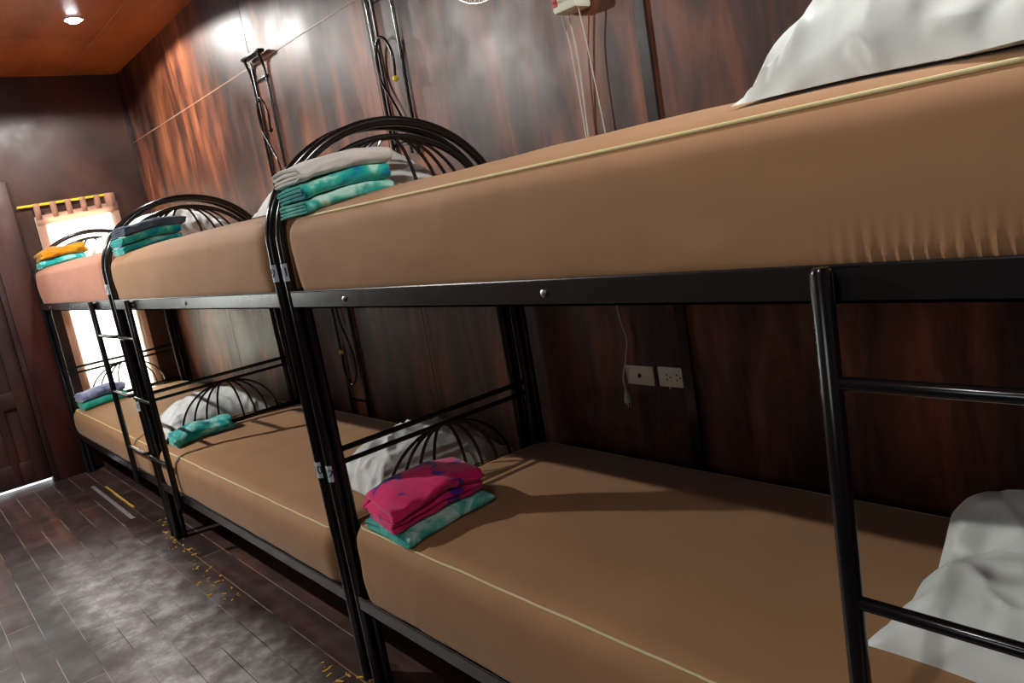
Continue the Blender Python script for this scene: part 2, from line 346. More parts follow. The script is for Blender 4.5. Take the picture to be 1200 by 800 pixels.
# door with frame, stiles, rails and recessed panels; daylight shows in the gap below it
dn = bmesh.new(); gx = FAR_X-.06
GL = (DY0+.11, -.45, 1.24, 1.89)
box(dn, gx, gx+.012, DY0+.01, DY1-.01, .03, GL[2]); box(dn, gx, gx+.012, DY0+.01, DY1-.01, GL[3], DZ-.01); box(dn, gx, gx+.012, GL[1], DY1-.01, GL[2], GL[3])
for y0, y1 in [(DY0+.006, DY0+.11), (DY1-.115, DY1-.022), (-.45, -.40)]: box(dn, gx, gx+.035, y0, y1, .03, DZ-.01, .004)
for z0, z1 in [(.03, .2), (.60, .72), (1.12, 1.24), (DZ-.15, DZ-.01)]: box(dn, gx, gx+.034, DY0+.006, DY1-.022, z0, z1, .004)
door = struct('door_1', dn, M['door_wood'], True)
g = bmesh.new(); box(g, gx+.004, gx+.008, GL[0], GL[1], GL[2], GL[3]); link('glass_panel', g, M['glass'], door, False)
h = bmesh.new(); tube(h, [(gx+.03, DY0+.07, 1.0), (gx+.07, DY0+.07, 1.0), (gx+.075, DY0+.16, 1.0)], .009); link('door_handle', h, M['steel'], door)
b = bmesh.new()
box(b, FAR_X-.08, FAR_X+.02, DY1-.02, DY1+.015, 0, DZ+.03, .003); box(b, FAR_X-.08, FAR_X+.02, DY0-.04, DY0+.006, 0, DZ+.03, .003); box(b, FAR_X-.08, FAR_X+.02, DY0-.04, DY1+.015, DZ-.01, DZ+.05, .003)
struct('trim_%d' % k, b, M['door_wood'], True); k += 1
# curtain rod and tab-top curtain
rod = bmesh.new(); tube(rod, [(FAR_X+.03, .02, 2.005), (FAR_X+.03, .66, 2.03)], .0095)
rodo = link('curtain_rod', rod, M['yellow_rod']); tag(rodo, 'yellow curtain rod above the far window', 'curtain rod')
for yy in (.10, .60):
    q = bmesh.new(); z = 2.005 + (yy-.02)/.64*.025
    tube(q, [(FAR_X+.001, yy, z-.004), (FAR_X+.03, yy, z-.004)], .005); link('rod_bracket', q, M['steel'], rodo)
def curtain_sheet(y0, y1, z0, z1, amp=.007, fold=9.0, x=FAR_X+.022, ztilt=.04):
    bm = bmesh.new(); NY, NZ = 90, 50; V = []
    for j in range(NZ+1):
        row = []
        for i in range(NY+1):
            u = i/NY; v = j/NZ; y = y0+(y1-y0)*u; z = z0+(z1+ztilt*u-z0)*v
            a = amp*(1.2-.5*v)
            xx = x + a*math.sin(u*fold*2*PI + 1.2*math.sin(v*2.1)+u*3) + .006*nz(u*7, v*2, 1)
            row.append(bm.verts.new((xx, y + .006*math.sin(v*5+u*4), z)))
        V.append(row)
    for j in range(NZ):
        for i in range(NY): bm.faces.new((V[j][i], V[j][i+1], V[j+1][i+1], V[j+1][i]))
    return bm
cur = link('curtain', curtain_sheet(.115, .68, .40, 1.925), M['curtain'])
tag(cur, 'pale sheer tab-top curtain hanging from the yellow rod', 'curtain')
cur.modifiers.new('thick', 'SOLIDIFY').thickness = .0015
q = bmesh.new()
def band(bm, y0, y1, z0, z1, dx=.004, N=12):
    """a strip lying just in front of the curtain"""
    V = []
    for i in range(N+1):
        y = y0+(y1-y0)*i/N; u = (y-.115)/.565
        xx = FAR_X+.022+dx+.012
        V.append((bm.verts.new((xx, y, z0+.04*u)), bm.verts.new((xx, y, z1+.04*u))))
    for i in range(N): bm.faces.new((V[i][0], V[i+1][0], V[i+1][1], V[i][1]))
band(q, .115, .68, 1.86, 1.93)
t_ = link('header_band', q, M['curtain_peach'], cur); t_['label'] = 'peach band along the curtain top'
t_.modifiers.new('thick', 'SOLIDIFY').thickness = .002
for y0, y1 in ((.115, .165), (.64, .68)):
    q = bmesh.new(); band(q, y0, y1, .42, 1.86, .003); t_ = link('side_band', q, M['curtain_peach'], cur); t_['label'] = 'peach band down the curtain side'
    t_.modifiers.new('thick', 'SOLIDIFY').thickness = .002
for yy in (.14, .25, .35, .45, .55, .64):
    q = bmesh.new(); w = .019 if yy < .6 else .035; u = (yy-.115)/.565; zc = 2.005 + (yy-.02)/.64*.025
    prof = [(FAR_X+.040, 1.90+.04*u), (FAR_X+.0415, zc), (FAR_X+.038, zc+.008), (FAR_X+.03, zc+.0115), (FAR_X+.022, zc+.008), (FAR_X+.0185, zc), (FAR_X+.0185, 1.90+.04*u)]
    V = [(q.verts.new((x, yy-w, z)), q.verts.new((x, yy+w, z))) for x, z in prof]
    for a, c in zip(V, V[1:]): q.faces.new((a[0], a[1], c[1], c[0]))
    t_ = link('curtain_tab', q, M['curtain_peach'], cur); t_['label'] = 'peach hanging tab'
    t_.modifiers.new('thick', 'SOLIDIFY').thickness = .002

# ------------------------------------------------------------------ bunk beds
WID = .85; R0 = .0160
ZR0, ZR1 = 1.258, 1.306      # upper rail
ZL0, ZL1 = .282, .328        # lower rail
def number_label(parent, x, y, z, ang, text, what):
    """paper sticker wrapped round a post, with its number"""
    r = R0+.0008; q = bmesh.new(); V = []
    for i in range(11):
        a = ang + (i/10-.5)*1.75
        V.append((q.verts.new((x+r*math.cos(a), y+r*math.sin(a), z-.026)), q.verts.new((x+r*math.cos(a), y+r*math.sin(a), z+.026))))
    for a, c in zip(V, V[1:]): q.faces.new((a[0], c[0], c[1], a[1]))
    lab = link('number_label', q, M['label'], parent); lab['label'] = 'pale blue sticker numbered ' + text
    cu = bpy.data.curves.new('t', 'FONT'); cu.body = text; cu.size = .036; cu.align_x = 'CENTER'; cu.align_y = 'CENTER'; cu.extrude = 0; cu.offset = .0006
    to = bpy.data.objects.new('t', cu); C.objects.link(to)
    dg = bpy.context.evaluated_depsgraph_get(); me = bpy.data.meshes.new_from_object(to.evaluated_get(dg))
    bpy.data.objects.remove(to); bpy.data.curves.remove(cu)
    me.name = 'number'; rr = R0+.0016
    for v in me.vertices:
        a = ang + v.co.x/rr; zz = v.co.y
        v.co = (x+rr*math.cos(a), y+rr*math.sin(a), z+zz)
    me.materials.clear(); me.materials.append(M['ink'])
    n = bpy.data.objects.new('number', me); C.objects.link(n); n.parent = lab
def end_frame(bed, x, inward, upper_label=None, lower_label=None, fan=True):
    """front post - arch - rear post in one bent tube, with fans of spokes"""
    pts = [(x, 0, .004), (x, 0, .4), (x, 0, .8), (x, 0, 1.2), (x, 0, 1.38)]
    z0, h, cy, ry = 1.428, .343, WID/2, WID/2
    for k in range(1, 32):
        a = PI - PI*k/32
        pts.append((x, cy+ry*math.copysign(abs(math.cos(a)), math.cos(a)), z0+h*abs(math.sin(a))))
    pts += [(x, WID, 1.38), (x, WID, 1.2), (x, WID, .8), (x, WID, .4), (x, WID, .004)]
    q = bmesh.new(); tube(q, pts, R0, 14); fr = link('arched_end_frame', q, M['black'], bed)
    # second, inner arch of thinner tube
    if fan: q = bmesh.new()
    ip = [(x, .055, 1.27)]
    for k in range(0, 33):
        a = PI - PI*k/32
        ip.append((x, cy+(ry-.05)*math.cos(a), 1.42+.302*math.sin(a)))
    ip.append((x, WID-.055, 1.27))
    if fan: tube(q, ip, .0105, 10); link('inner_arch', q, M['black'], fr)
    # upper fan
    top = Vector((x, cy, 1.715))
    for s in (-1, 1) if fan else ():
        for w in (.08, .165, .215, .265):
            q = bmesh.new(); path = [(x, cy+s*(.006+w*math.sin(t*PI/14)), 1.47+.252*math.cos(t*PI/14)) for t in range(8)] + [(x, cy+s*(w+.006), 1.29)]
            tube(q, smooth_path(path, 6), .0058, 8); link('spoke', q, M['black'], fr)
    # lower end: two crossbars, bottom bar and fan
    for z in (.800, .760) if fan else ():
        q = bmesh.new(); tube(q, [(x, .01, z), (x, WID-.01, z)], .0095 if z > .78 else .0085, 10); link('crossbar', q, M['black'], fr)
    if fan: q = bmesh.new(); box(q, x-.012, x+.012, .02, WID-.02, .515, .54, .003); link('bottom_bar', q, M['black'], fr)
    for s in (-1, 1) if fan else ():
        for w in (.06, .125, .19, .25):
            q = bmesh.new(); path = [(x, cy+s*(.005+w*1.05*math.sin(t*PI/14)), .53+.227*math.cos(t*PI/14)) for t in range(8)]
            tube(q, smooth_path(path, 6), .0058, 8); link('spoke', q, M['black'], fr)
    # end rails (angle iron)
    for z0_, z1_ in ((ZR0, ZR1), (ZL0, ZL1)):
        q = bmesh.new(); box(q, x-.002, x+.002, .012, WID-.012, z0_, z1_); box(q, min(x, x+inward*.03), max(x, x+inward*.03), .012, WID-.012, z0_, z0_+.004)
        link('end_rail', q, M['black_rail'], fr)
    for y in (.0325, WID-.0325):
        q = bmesh.new(); tube(q, [(x, y, .004), (x, y, .6), (x, y, ZR0+.03)], R0, 12); link('inner_post', q, M['black'], bed)
    if upper_label: number_label(fr, x, 0, 1.365, math.radians(-72), upper_label, 'u')
    if lower_label: number_label(fr, x, 0, .74, math.radians(-72), lower_label, 'l')
    return fr
def bunk(x0, x1, label, nums, ladder, end='right', rz=(.48, .80, 1.12)):
    root = empty('bunk_bed', (x0, 0, 0), label, 'bunk bed', None)
    hold = []
    inv = Matrix.Translation((-x0, 0, 0))
    before = set(bpy.data.objects)
    if end == 'right': end_frame(root, x0, 1); end_frame(root, x1, -1, *nums, fan=False)
    elif end == 'left': end_frame(root, x0, 1, *nums); end_frame(root, x1, -1, fan=False)
    for zi, (z0, z1) in enumerate(((ZR0, ZR1), (ZL0, ZL1))):
        for y, s in ((-.012, 1), (WID+.012, -1)):
            q = bmesh.new(); a, c = x0+.012, x1-.012
            box(q, a, c, min(y, y+s*.004), max(y, y+s*.004), z0, z1)
            box(q, a, c, min(y, y+s*.035), max(y, y+s*.035), z0, z0+.004)
            # lip rolled over the top edge
            tube(q, [(a, y+s*.002, z1), (c, y+s*.002, z1)], .003, 8)
            rl = link('side_rail', q, M['black_rail'], root)
            if s == 1 and zi == 0:
                for fx in (.17, .56):
                    bx = x0+(x1-x0)*fx
                    q = bmesh.new(); tube(q, [(bx, y+.001, z0+.024), (bx, y-.003, z0+.024), (bx, y-.005, z0+.024)], [.0075, .0075, .004], 12); link('bolt', q, M['steel'], rl)
        q = bmesh.new(); box(q, x0+.02, x1-.02, .006, WID-.006, z0+.014, z0+.028); link('bed_board', q, M['board'], root)
        for yy in (.28, .57):
            q = bmesh.new(); box(q, x0+.01, x1-.01, yy-.012, yy+.012, z0-.006, z0+.0135); link('cross_support', q, M['black_rail'], root)
    if ladder:
        xa, xb = ladder      # side tube x, post x
        q = bmesh.new(); tube(q, [(xa, -.034, ZL0-.025), (xa, -.034, .7), (xa, -.034, ZR1-.004), (xa, -.034, ZR1+.003)], [.0145, .0145, .0145, .010], 14)
        box(q, xa-.008, xa+.008, -.034, -.010, ZR0+.008, ZR1-.008)
        box(q, xa-.008, xa+.008, -.034, -.010, ZL0+.008, ZL1-.008)
        ld = link('ladder', q, M['black'], root)
        for z in rz:
            q = bmesh.new(); s = 1 if xb > xa else -1
            tube(q, [(xa+s*.008, -.034, z), (xb-s*.02, -.034, z), (xb, -.018, z)], .0095, 12); link('rung', q, M['black'], ld)
    new = [o for o in bpy.data.objects if o not in before]
    for o in new:
        if o.type == 'MESH': o.data.transform(inv)
    return root
J1 = -.012
B1 = (J1+.038, 2.01); B2 = (-2.10, J1-.038); B3 = (-4.31, -2.176)
bunk(*B1, 'black tubular bunk bed nearest the camera, with its ladder at the right', ('11', '12'), (1.685, 2.01), 'left', (.535, .848, 1.158))
bunk(*B2, 'middle black bunk bed, its posts numbered 9 and 10', ('9', '10'), (-1.755, -2.10), 'right')
bunk(*B3, 'farthest black bunk bed, beside the curtained window', ('7', '8'), (-2.53, -2.176), 'right')

# ------------------------------------------------------------------ mattresses
TOPS = []
def mattress(x0, x1, z0, zp, label, mat='sheet', y0=.0, y1=.838, crown=.035, gather=None, seed=0.0, rr=.06, piped=True):
    """zp = height of the piping; rounded box with a crowned top, wrinkles, and gathers along its lower edge"""
    ztop = zp + .018; r = rr; rb = .03; cr = .075
    def shape(p, n):
        x, y, z = p
        # horizontal rounding of the vertical corners and the top / bottom edges
        R = r if z > (z0+ztop)/2 else rb
        cx = min(max(x, x0+cr), x1-cr); cy_ = min(max(y, y0+cr), y1-cr)
        dx, dy = x-cx, y-cy_; d = math.hypot(dx, dy)
        # signed inset distance from outline
        if dx and dy:
            m = max(abs(dx), abs(dy)); k = m/d; x2, y2 = cx+dx*k, cy_+dy*k
        else: x2, y2 = x, y
        return x2, y2, z
    bm = bmesh.new()
    NX = int((x1-x0)/(.006 if gather else .016)); NP = 96
    # outline rings: parameterise by perimeter s and by profile t (bottom centre -> side -> top centre)
    per = []
    def add_line(a, c, n): per.extend([(a[0]+(c[0]-a[0])*i/n, a[1]+(c[1]-a[1])*i/n) for i in range(n)])
    def add_arc(cx, cy_, a0, n=8): per.extend([(cx+cr*math.cos(a0+PI/2*i/n), cy_+cr*math.sin(a0+PI/2*i/n)) for i in range(n)])
    add_line((x0+cr, y0), (x1-cr, y0), NX); add_arc(x1-cr, y0+cr, -PI/2); add_line((x1, y0+cr), (x1, y1-cr), 44); add_arc(x1-cr, y1-cr, 0)
    add_line((x1-cr, y1), (x0+cr, y1), NX); add_arc(x0+cr, y1-cr, PI/2); add_line((x0, y1-cr), (x0, y0+cr), 44); add_arc(x0+cr, y0+cr, PI)
    cxm, cym = (x0+x1)/2, (y0+y1)/2
    def nrm(i):
        a = per[i-1]; c = per[(i+1) % len(per)]; v = Vector((c[1]-a[1], -(c[0]-a[0]), 0)); return v.normalized()
    prof = []      # (inset, z)
    for k in range(7): a = PI/2*k/6; prof.append((rb*(1-math.sin(a)), z0+rb*(1-math.cos(a))))
    zs = z0+rb; ze = ztop-r
    for k in range(1, 12): prof.append((0, zs+(ze-zs)*k/12))
    for k in range(0, 9): a = PI/2*k/8; prof.append((r*(1-math.cos(a)), ze+r*math.sin(a)))
    rings = []
    def side_disp(x, y, z, n):
        t = (z-z0)/(ztop-z0)
        d = .010*math.sin(PI*min(1, max(0, t)))                     # belly
        d += .006*nz(x*2.2+seed, y*2.2, z*5)*math.sin(PI*min(1, max(0, t)))
        d += .0022*nz(x*7+seed, y*7, z*16+x*5)
        # light diagonal drag lines
        d += .0016*math.sin((x*1.0+y)*30 + z*60 + 3*nz(x*2, y*2, seed))*max(0, nz(x*1.7+seed*2, y, 3))
        if gather:
            g0, g1, gs = gather
            if n.y < -.5 and g0 < x < g1:
                e = min(1, (x-g0)/.08)*min(1, (g1-x)/.08)
                fade = max(0, 1-t/.33)
                ph = x*2*PI/.0175 + 2.0*nz(x*14, seed, 0) - z*14
                d += gs*e*fade*(math.sin(ph)*.7+.5*nz(x*60, z*8, seed))
        return d
    for (ins, z) in prof:
        ring = []
        for i, (px, py) in enumerate(per):
            n = nrm(i); d = side_disp(px, py, z, n)
            zz = z
            if z < z0+rb+.01: zz += .003*nz(px*6, py*6, seed)
            q = Vector((px, py, 0)) - n*ins + n*d
            zz += topz(q.x, q.y, x0, x1, y0, y1, crown, seed)*max(0, (z-(z0+ztop)/2)/((ztop-z0)/2))
            ring.append(bm.verts.new((q.x, q.y, zz)))
        rings.append(ring)
    # cap the top by shrinking the outline inwards in steps towards a central spine
    last = [(v.co.x, v.co.y) for v in rings[-1]]
    steps = 22
    half = (y1-y0)/2 - r
    for s in range(1, steps+1):
        f = s/steps; ring = []
        for (px, py) in last:
            tx = min(max(px, x0+r+half), x1-r-half); ty = cym
            x = px+(tx-px)*f; y = py+(ty-py)*f
            z = ztop + topz(x, y, x0, x1, y0, y1, crown, seed)
            ring.append(bm.verts.new((x, y, z)))
        rings.append(ring)
    n = len(per)
    for a, c in zip(rings, rings[1:]):
        for i in range(n): bm.faces.new((a[i], a[(i+1) % n], c[(i+1) % n], c[i]))
    bm.faces.new(rings[0][::-1])
    bmesh.ops.remove_doubles(bm, verts=bm.verts, dist=.0004)
    o = link('mattress', bm, M[mat]); tag(o, label, 'mattress')
    def height(x, y):
        ed = min(x-x0, x1-x, y-y0, y1-y); zz = ztop
        if ed < r: e_ = max(0, min(1, 1-ed/r)); zz = ze + r*math.sqrt(max(0, 1-e_*e_))
        return zz + topz(x, y, x0, x1, y0, y1, crown, seed)
    TOPS.append(height)
    if not piped: return o
    # piping along the shoulder
    q = bmesh.new(); a = math.radians(50); ins = r*(1-math.cos(a)); zz = ze+r*math.sin(a); path = []
    for i in range(0, n, 2):
        px, py = per[i]; nn = nrm(i); d = side_disp(px, py, zz, nn)
        p = Vector((px, py, 0))-nn*ins+nn*d
        f = max(0, (zz-(z0+ztop)/2)/((ztop-z0)/2))
        path.append((p.x+nn.x*.001, p.y+nn.y*.001, zz+topz(p.x, p.y, x0, x1, y0, y1, crown, seed)*f+.0015))
    tube(q, path, .0032, 8, closed=True); pp = link('piping', q, M['piping'], o); pp['label'] = 'cream piping'
    return o
def topz(x, y, x0, x1, y0, y1, crown, seed):
    u = max(0, min(1, (x-x0)/(x1-x0))); v = max(0, min(1, (y-y0)/(y1-y0)))
    e = min(1, max(0, min(x-x0, x1-x)/.30)); e = e*e*(3-2*e)
    w = min(1, max(0, min(y-y0, y1-y)/.22)); w = w*w*(3-2*w)
    z = crown*w*(.35+.65*e)
    z += .0045*nz(x*2.1+seed, y*2.6, seed)*w
    z += .0028*nz(x*5+y*3+seed, y*7-x*2, seed+2)*w
    # soft creases
    s = math.sin((x*.9+y*.35)*26 + 3*nz(x*1.5, y*1.5, seed))
    z += .0016*s*max(0, nz(x*1.3+seed, y*2.1, 5))*w*2
    return z
def surf(x, y, z):      # just a readable alias for resting heights
    return z
UP1, UP2, UP3 = 1.504, 1.506, 1.535
mattress(B1[0]+.026, B1[1]-.026, 1.288, UP1, 'thick brown fitted-sheet mattress on the nearest top bunk', crown=.03, gather=(1.66, 1.985, .0055), seed=1.0)
mattress(B2[0]+.026, B2[1]-.026, 1.288, UP2, 'brown-sheeted mattress on the middle top bunk', crown=.03, seed=5.0, piped=False)
mattress(B3[0]+.026, B3[1]-.026, 1.288, UP3, 'salmon-brown mattress on the farthest top bunk', 'sheet_salmon', crown=.02, seed=9.0, piped=False)
mattress(B1[0]+.026, B1[1]-.026, .312, .563, 'brown-sheeted mattress on the nearest bottom bunk', crown=.022, seed=13.0, y0=-.004)
mattress(B2[0]+.026, B2[1]-.026, .312, .507, 'brown-sheeted mattress on the middle bottom bunk', crown=.018, seed=17.0, y0=-.004)
mattress(B3[0]+.026, B3[1]-.026, .312, .492, 'light brown mattress on the farthest bottom bunk', crown=.018, seed=21.0, y0=-.004)

# ------------------------------------------------------------------ pillows
def pillow(bed, x, y, lift, L, W, T, rot, label, mat='pillow', seed=0.0, wr=1.0, corner=.10, base=None, lean=0.0):
    """stuffed pillow whose underside follows what it lies on; lean raises the wall side"""
    bm = bmesh.new(); N = 72; top = {}; bot = {}
    ca_, sa_ = math.cos(rot), math.sin(rot)
    def ground(px, py):
        X = x+px*ca_-py*sa_; Y = y+px*sa_+py*ca_
        z = TOPS[bed](X, min(max(Y, .05), .80)) if base is None else base(X, Y)
        return z + lift + lean*(py/W+.5)
    zc = ground(0, 0)
    for i in range(N+1):
        for j in range(N+1):
            u = -1+2*i/N; v = -1+2*j/N
            px = u*(1-corner*(1-v*v)*abs(u)**3)*L/2; py = v*(1-corner*(1-u*u)*abs(v)**3)*W/2
            e = max(0, 1-abs(u)**2.2)**.6*max(0, 1-abs(v)**2.2)**.6
            w1 = nz(u*2.1+seed, v*2.1, 1)*.16+nz(u*4.3+seed, v*4, 2)*.07
            # folds that run in from the seams and corners
            cu, cv = (1-abs(u)), (1-abs(v)); ang = math.atan2(cv*W, cu*L); dist = math.hypot(cu*L, cv*W)
            cr = math.sin(ang*9+seed*3+2.5*nz(u*2, v*2, seed))*max(0, 1-dist/.32)*.10
            fu = max(0, abs(u)-.45)/.55; fv = max(0, abs(v)-.45)/.55
            cr += math.sin(px*75+seed+4*nz(u*2, v*2, 5))*fv*.10*(.4+nz(u*2, v*1, seed+9)) + math.sin(py*70+seed*2+4*nz(v*2, u*2, 6))*fu*.12*(.4+nz(u*1, v*2, seed+8))
            rd = 1-abs(nz(u*1.9+seed*1.7+v*.6, v*2.6-u*.4, seed))*2.4; ridge = max(0, rd)**3*.085
            rd2 = 1-abs(nz(u*4+seed, v*4, seed+4))*2.2; ridge += max(0, rd2)**3*.03
            h = e*(1+wr*(w1+ridge*1.2-.04)) + wr*cr*e**.5
            g = ground(px, py)-zc; rim = .004
            base_ = g + rim
            top[i, j] = bm.verts.new((px, py, base_ + T*.90*max(0, h)))
            if 0 < i < N and 0 < j < N: bot[i, j] = bm.verts.new((px, py, g + rim*max(0, 1-e*2.2)))
            else: bot[i, j] = top[i, j]
    for i in range(N):
        for j in range(N):
            bm.faces.new((top[i, j], top[i+1, j], top[i+1, j+1], top[i, j+1]))
            try: bm.faces.new((bot[i, j], bot[i, j+1], bot[i+1, j+1], bot[i+1, j]))
            except ValueError: pass
    o = link('pillow', bm, M[mat]); o.location = (x, y, zc+.002)
    o.rotation_euler = (0, 0, rot)
    tag(o, label, 'pillow')
    return o
pillow(0, 1.81, .385, 0, .47, .72, .235, math.radians(-11), 'puffy white satin pillow on the nearest top bunk', 'pillow_satin', seed=1.3, wr=2.0)
pillow(1, -.31, .46, 0, .40, .64, .18, math.radians(-3), 'white pillow at the right end of the middle top bunk', seed=3.1)
pillow(2, -2.46, .45, 0, .40, .64, .17, math.radians(2), 'white pillow on the farthest top bunk, at its right end', seed=4.4)
pillow(2, -4.08, .57, 0, .34, .42, .17, 0, 'white pillow against the window end of the farthest top bunk', seed=5.2)
pillow(3, 1.79, .672, 0, .40, .32, .10, math.radians(-2), 'greyish white pillow tucked at the back of the nearest bottom bunk', 'pillow_grey', seed=6.1)
pillow(3, 1.795, .395, .0, .45, .41, .135, math.radians(-4), 'white pillow at the right end of the nearest bottom bunk', 'pillow_satin', seed=7.6, wr=.7, base=lambda X, Y: .592+max(0, min(1, (Y-.20)/.2))*.015+max(0, min(1, (Y-.43)/.09))*.10)
pillow(4, -.26, .47, 0, .36, .60, .18, math.radians(2), 'white pillow behind the fan-shaped rails on the middle bottom bunk', 'pillow', seed=8.8)
pillow(5, -2.42, .43, 0, .38, .66, .16, math.radians(-2), 'white pillow on the farthest bottom bunk, at its right end', 'pillow', seed=9.9)

# ------------------------------------------------------------------ folded towels
def folded(bed, x, y, lift, w, d, t, n, rot, label, mat, group=None, seed=0.0, sag=.0, wob=1.0, slant=0.0, twist=0.0):
    """towel folded n layers high: cross-section in x-z shows the folds, length along y. w, d = plan size, t = layer thickness"""
    # serpentine centre line, outer layer wrapping the inner ones
    half = w/2; ca_, sa_ = math.cos(rot), math.sin(rot)
    x1_ = [B1, B2, B3][bed % 3][0]+.03
    def ground(px, py): return TOPS[bed](max(x+px*ca_-py*sa_, x1_+.02), max(.03, y+px*sa_+py*ca_))
    z = ground(0, 0)+lift; zc = ground(0, 0)
    cl = []
    def arc(cx, cz, rad, a0, a1, k=8): return [(cx+rad*math.cos(a0+(a1-a0)*i/k), cz+rad*math.sin(a0+(a1-a0)*i/k)) for i in range(k+1)]
    if n == 2:
        cl += [(-half+t/2, t/2), (-half*.4, t/2), (0, t/2), (half*.5, t/2)] + arc(half-t, t, t/2, -PI/2, PI/2) + [(half*.5, 1.5*t), (0, 1.5*t), (-half*.5, 1.5*t), (-half+t/2, 1.5*t)]
    else:
        H = 4*t
        cl += [(-half+t, t/2), (-half*.5, t/2), (0, t/2), (half*.5, t/2)] + arc(half-2*t, 2*t, 1.5*t, -PI/2, PI/2, 12) + [(half*.4, 3.5*t), (0, 3.5*t), (-half*.5, 3.5*t)]
        cl += arc(-half+t, 3*t, .5*t, PI/2, 3*PI/2) + [(-half*.5, 2.5*t), (0, 2.5*t), (half*.4, 2.5*t)] + arc(half-2.1*t, 2*t, .5*t, PI/2, -PI/2) + [(half*.4, 1.5*t), (0, 1.5*t), (-half+t*.8, 1.5*t)]
    # offset both sides
    P = [Vector((a, 0, c)) for a, c in cl]; m = len(P); outl = []; inl = []
    for i in range(m):
        a = P[max(0, i-1)]; c = P[min(m-1, i+1)]; T = (c-a).normalized(); N = Vector((T.z, 0, -T.x))
        th = t*.49
        outl.append(P[i]+N*th); inl.append(P[i]-N*th)
    # rounded tips
    T0 = (P[0]-P[1]).normalized(); T1 = (P[-1]-P[-2]).normalized()
    loop = outl + [P[-1]+T1*t*.38+(outl[-1]-P[-1])*.6, P[-1]+T1*t*.38+(inl[-1]-P[-1])*.6] + inl[::-1] + [P[0]+T0*t*.38+(inl[0]-P[0])*.6, P[0]+T0*t*.38+(outl[0]-P[0])*.6]
    bm = bmesh.new(); NS = 26; rings = []
    for k in range(NS+1):
        v = k/NS; yy = -d/2+d*v
        e = min(v, 1-v)*NS
        sc = 1 if e >= 2 else (.93 if e >= 1 else .80)
        ring = []
        for i, p in enumerate(loop):
            x_, z_ = p.x, p.z
            # shrink thickness near the ends towards the layer centre line
            j = i if i < m else None
            z2 = z_; x2 = x_
            hh = z_/(n*t)
            dx = wob*(.006*nz(x_*9+seed, yy*9, z_*30+seed) + .004*nz(x_*20, yy*24+seed, z_*70))
            dz = wob*(.007*nz(x_*8+seed, yy*9, seed+4)*hh + .003*nz(x_*26, yy*26, seed+z_*80))
            dy = wob*(.010*nz(x_*6, seed+z_*55, 3 if v < .5 else 7))*(1-4*v*(1-v))
            z2 += dz + sag*hh*(-((x_/half)**2)*.5-((2*v-1)**2)*.5)*n*t
            x2 += dx + slant*z_ + twist*(v-.5)*z_
            ring.append(bm.verts.new((x2, yy+dy, max(z2, .0005)+ground(x2, yy+dy)-zc)))
        rings.append(ring)
    L_ = len(loop)
    for a, c in zip(rings, rings[1:]):
        for i in range(L_): bm.faces.new((a[i], a[(i+1) % L_], c[(i+1) % L_], c[i]))
    # end caps: quads between outer and inner offsets
    def q_(ring, flip):
        o_ = ring[:m]; i_ = ring[m+2:2*m+2][::-1]
        for k in range(m-1):
            f = (o_[k], o_[k+1], i_[k+1], i_[k]); bm.faces.new(f if flip else f[::-1])
        a = (ring[m-1], ring[m], ring[m+1], ring[m+2]); bm.faces.new(a if flip else a[::-1])
        a = (ring[2*m+1], ring[2*m+2], ring[2*m+3], ring[0]); bm.faces.new(a if flip else a[::-1])
    q_(rings[0], True); q_(rings[-1], False)
    o = link('folded_towel', bm, M[mat]); o.location = (x, y, z); o.rotation_euler.z = rot
    sb = o.modifiers.new('soft', 'SUBSURF'); sb.levels = sb.render_levels = 1
    tag(o, label, 'towel', group)
    return o
r_ = math.radians
# nearest top bunk
ux, uy = .134, .150
folded(0, ux, uy, .001, .180, .29, .0090, 4, r_(0), 'teal tie-dyed towel at the bottom of the stack on the nearest top bunk', 't_teal3', seed=1)
folded(0, ux-.002, uy, .0405, .180, .285, .0105, 4, r_(1), 'teal and blue tie-dyed towel between the white towel and the lowest one', 't_teal', seed=2)
folded(0, ux+.002, uy+.005, .0865, .190, .30, .0135, 4, r_(-1), 'off-white towel topping the stack on the nearest top bunk', 't_white', seed=3, sag=.25)
mx_, my_ = B2[0]+.155, .175
folded(1, mx_, my_, .001, .20, .29, .0085, 4, r_(0), 'turquoise towel at the bottom of the stack on the middle top bunk', 't_teal2', seed=4)
folded(1, mx_, my_, .039, .205, .29, .0095, 4, r_(1), 'turquoise towel just under the slate towel', 't_teal', seed=5)
folded(1, mx_+.01, my_+.02, .081, .20, .31, .0115, 4, r_(3), 'dark slate-blue towel topping the stack on the middle top bunk', 't_navy', seed=6, sag=.3, wob=1.5)
fx_, fy_ = B3[0]+.17, .165
folded(2, fx_, fy_, .001, .21, .29, .012, 4, r_(0), 'turquoise towel under the mustard cloth', 't_teal2', seed=7)
folded(2, fx_+.01, fy_+.01, .053, .20, .30, .019, 4, r_(4), 'crumpled mustard cloth on top of a turquoise towel', 't_mustard', seed=8, sag=.35, wob=3)
folded(3, .285, .158, .001, .265, .30, .0075, 4, r_(-2), 'teal towel under the pink one on the nearest bottom bunk', 't_teal3', seed=9, wob=1.2)
folded(3, .275, .155, .036, .235, .30, .0235, 4, r_(173), 'bright pink towel with violet pattern on the nearest bottom bunk', 't_pink', seed=10, sag=.30, wob=2.4)
folded(4, B2[0]+.17, .20, .001, .19, .30, .020, 4, r_(-4), 'single turquoise towel on the middle bottom bunk', 't_teal2', seed=11, sag=.2, wob=2.2)
folded(5, B3[0]+.23, .18, .001, .24, .30, .014, 4, r_(0), 'sea-green towel under the lavender-blue one', 't_green', seed=12)
folded(5, B3[0]+.22, .18, .061, .22, .30, .017, 4, r_(4), 'lavender-blue towel topping a sea-green one on the farthest bottom bunk', 't_blue', seed=13, sag=.35, wob=2)

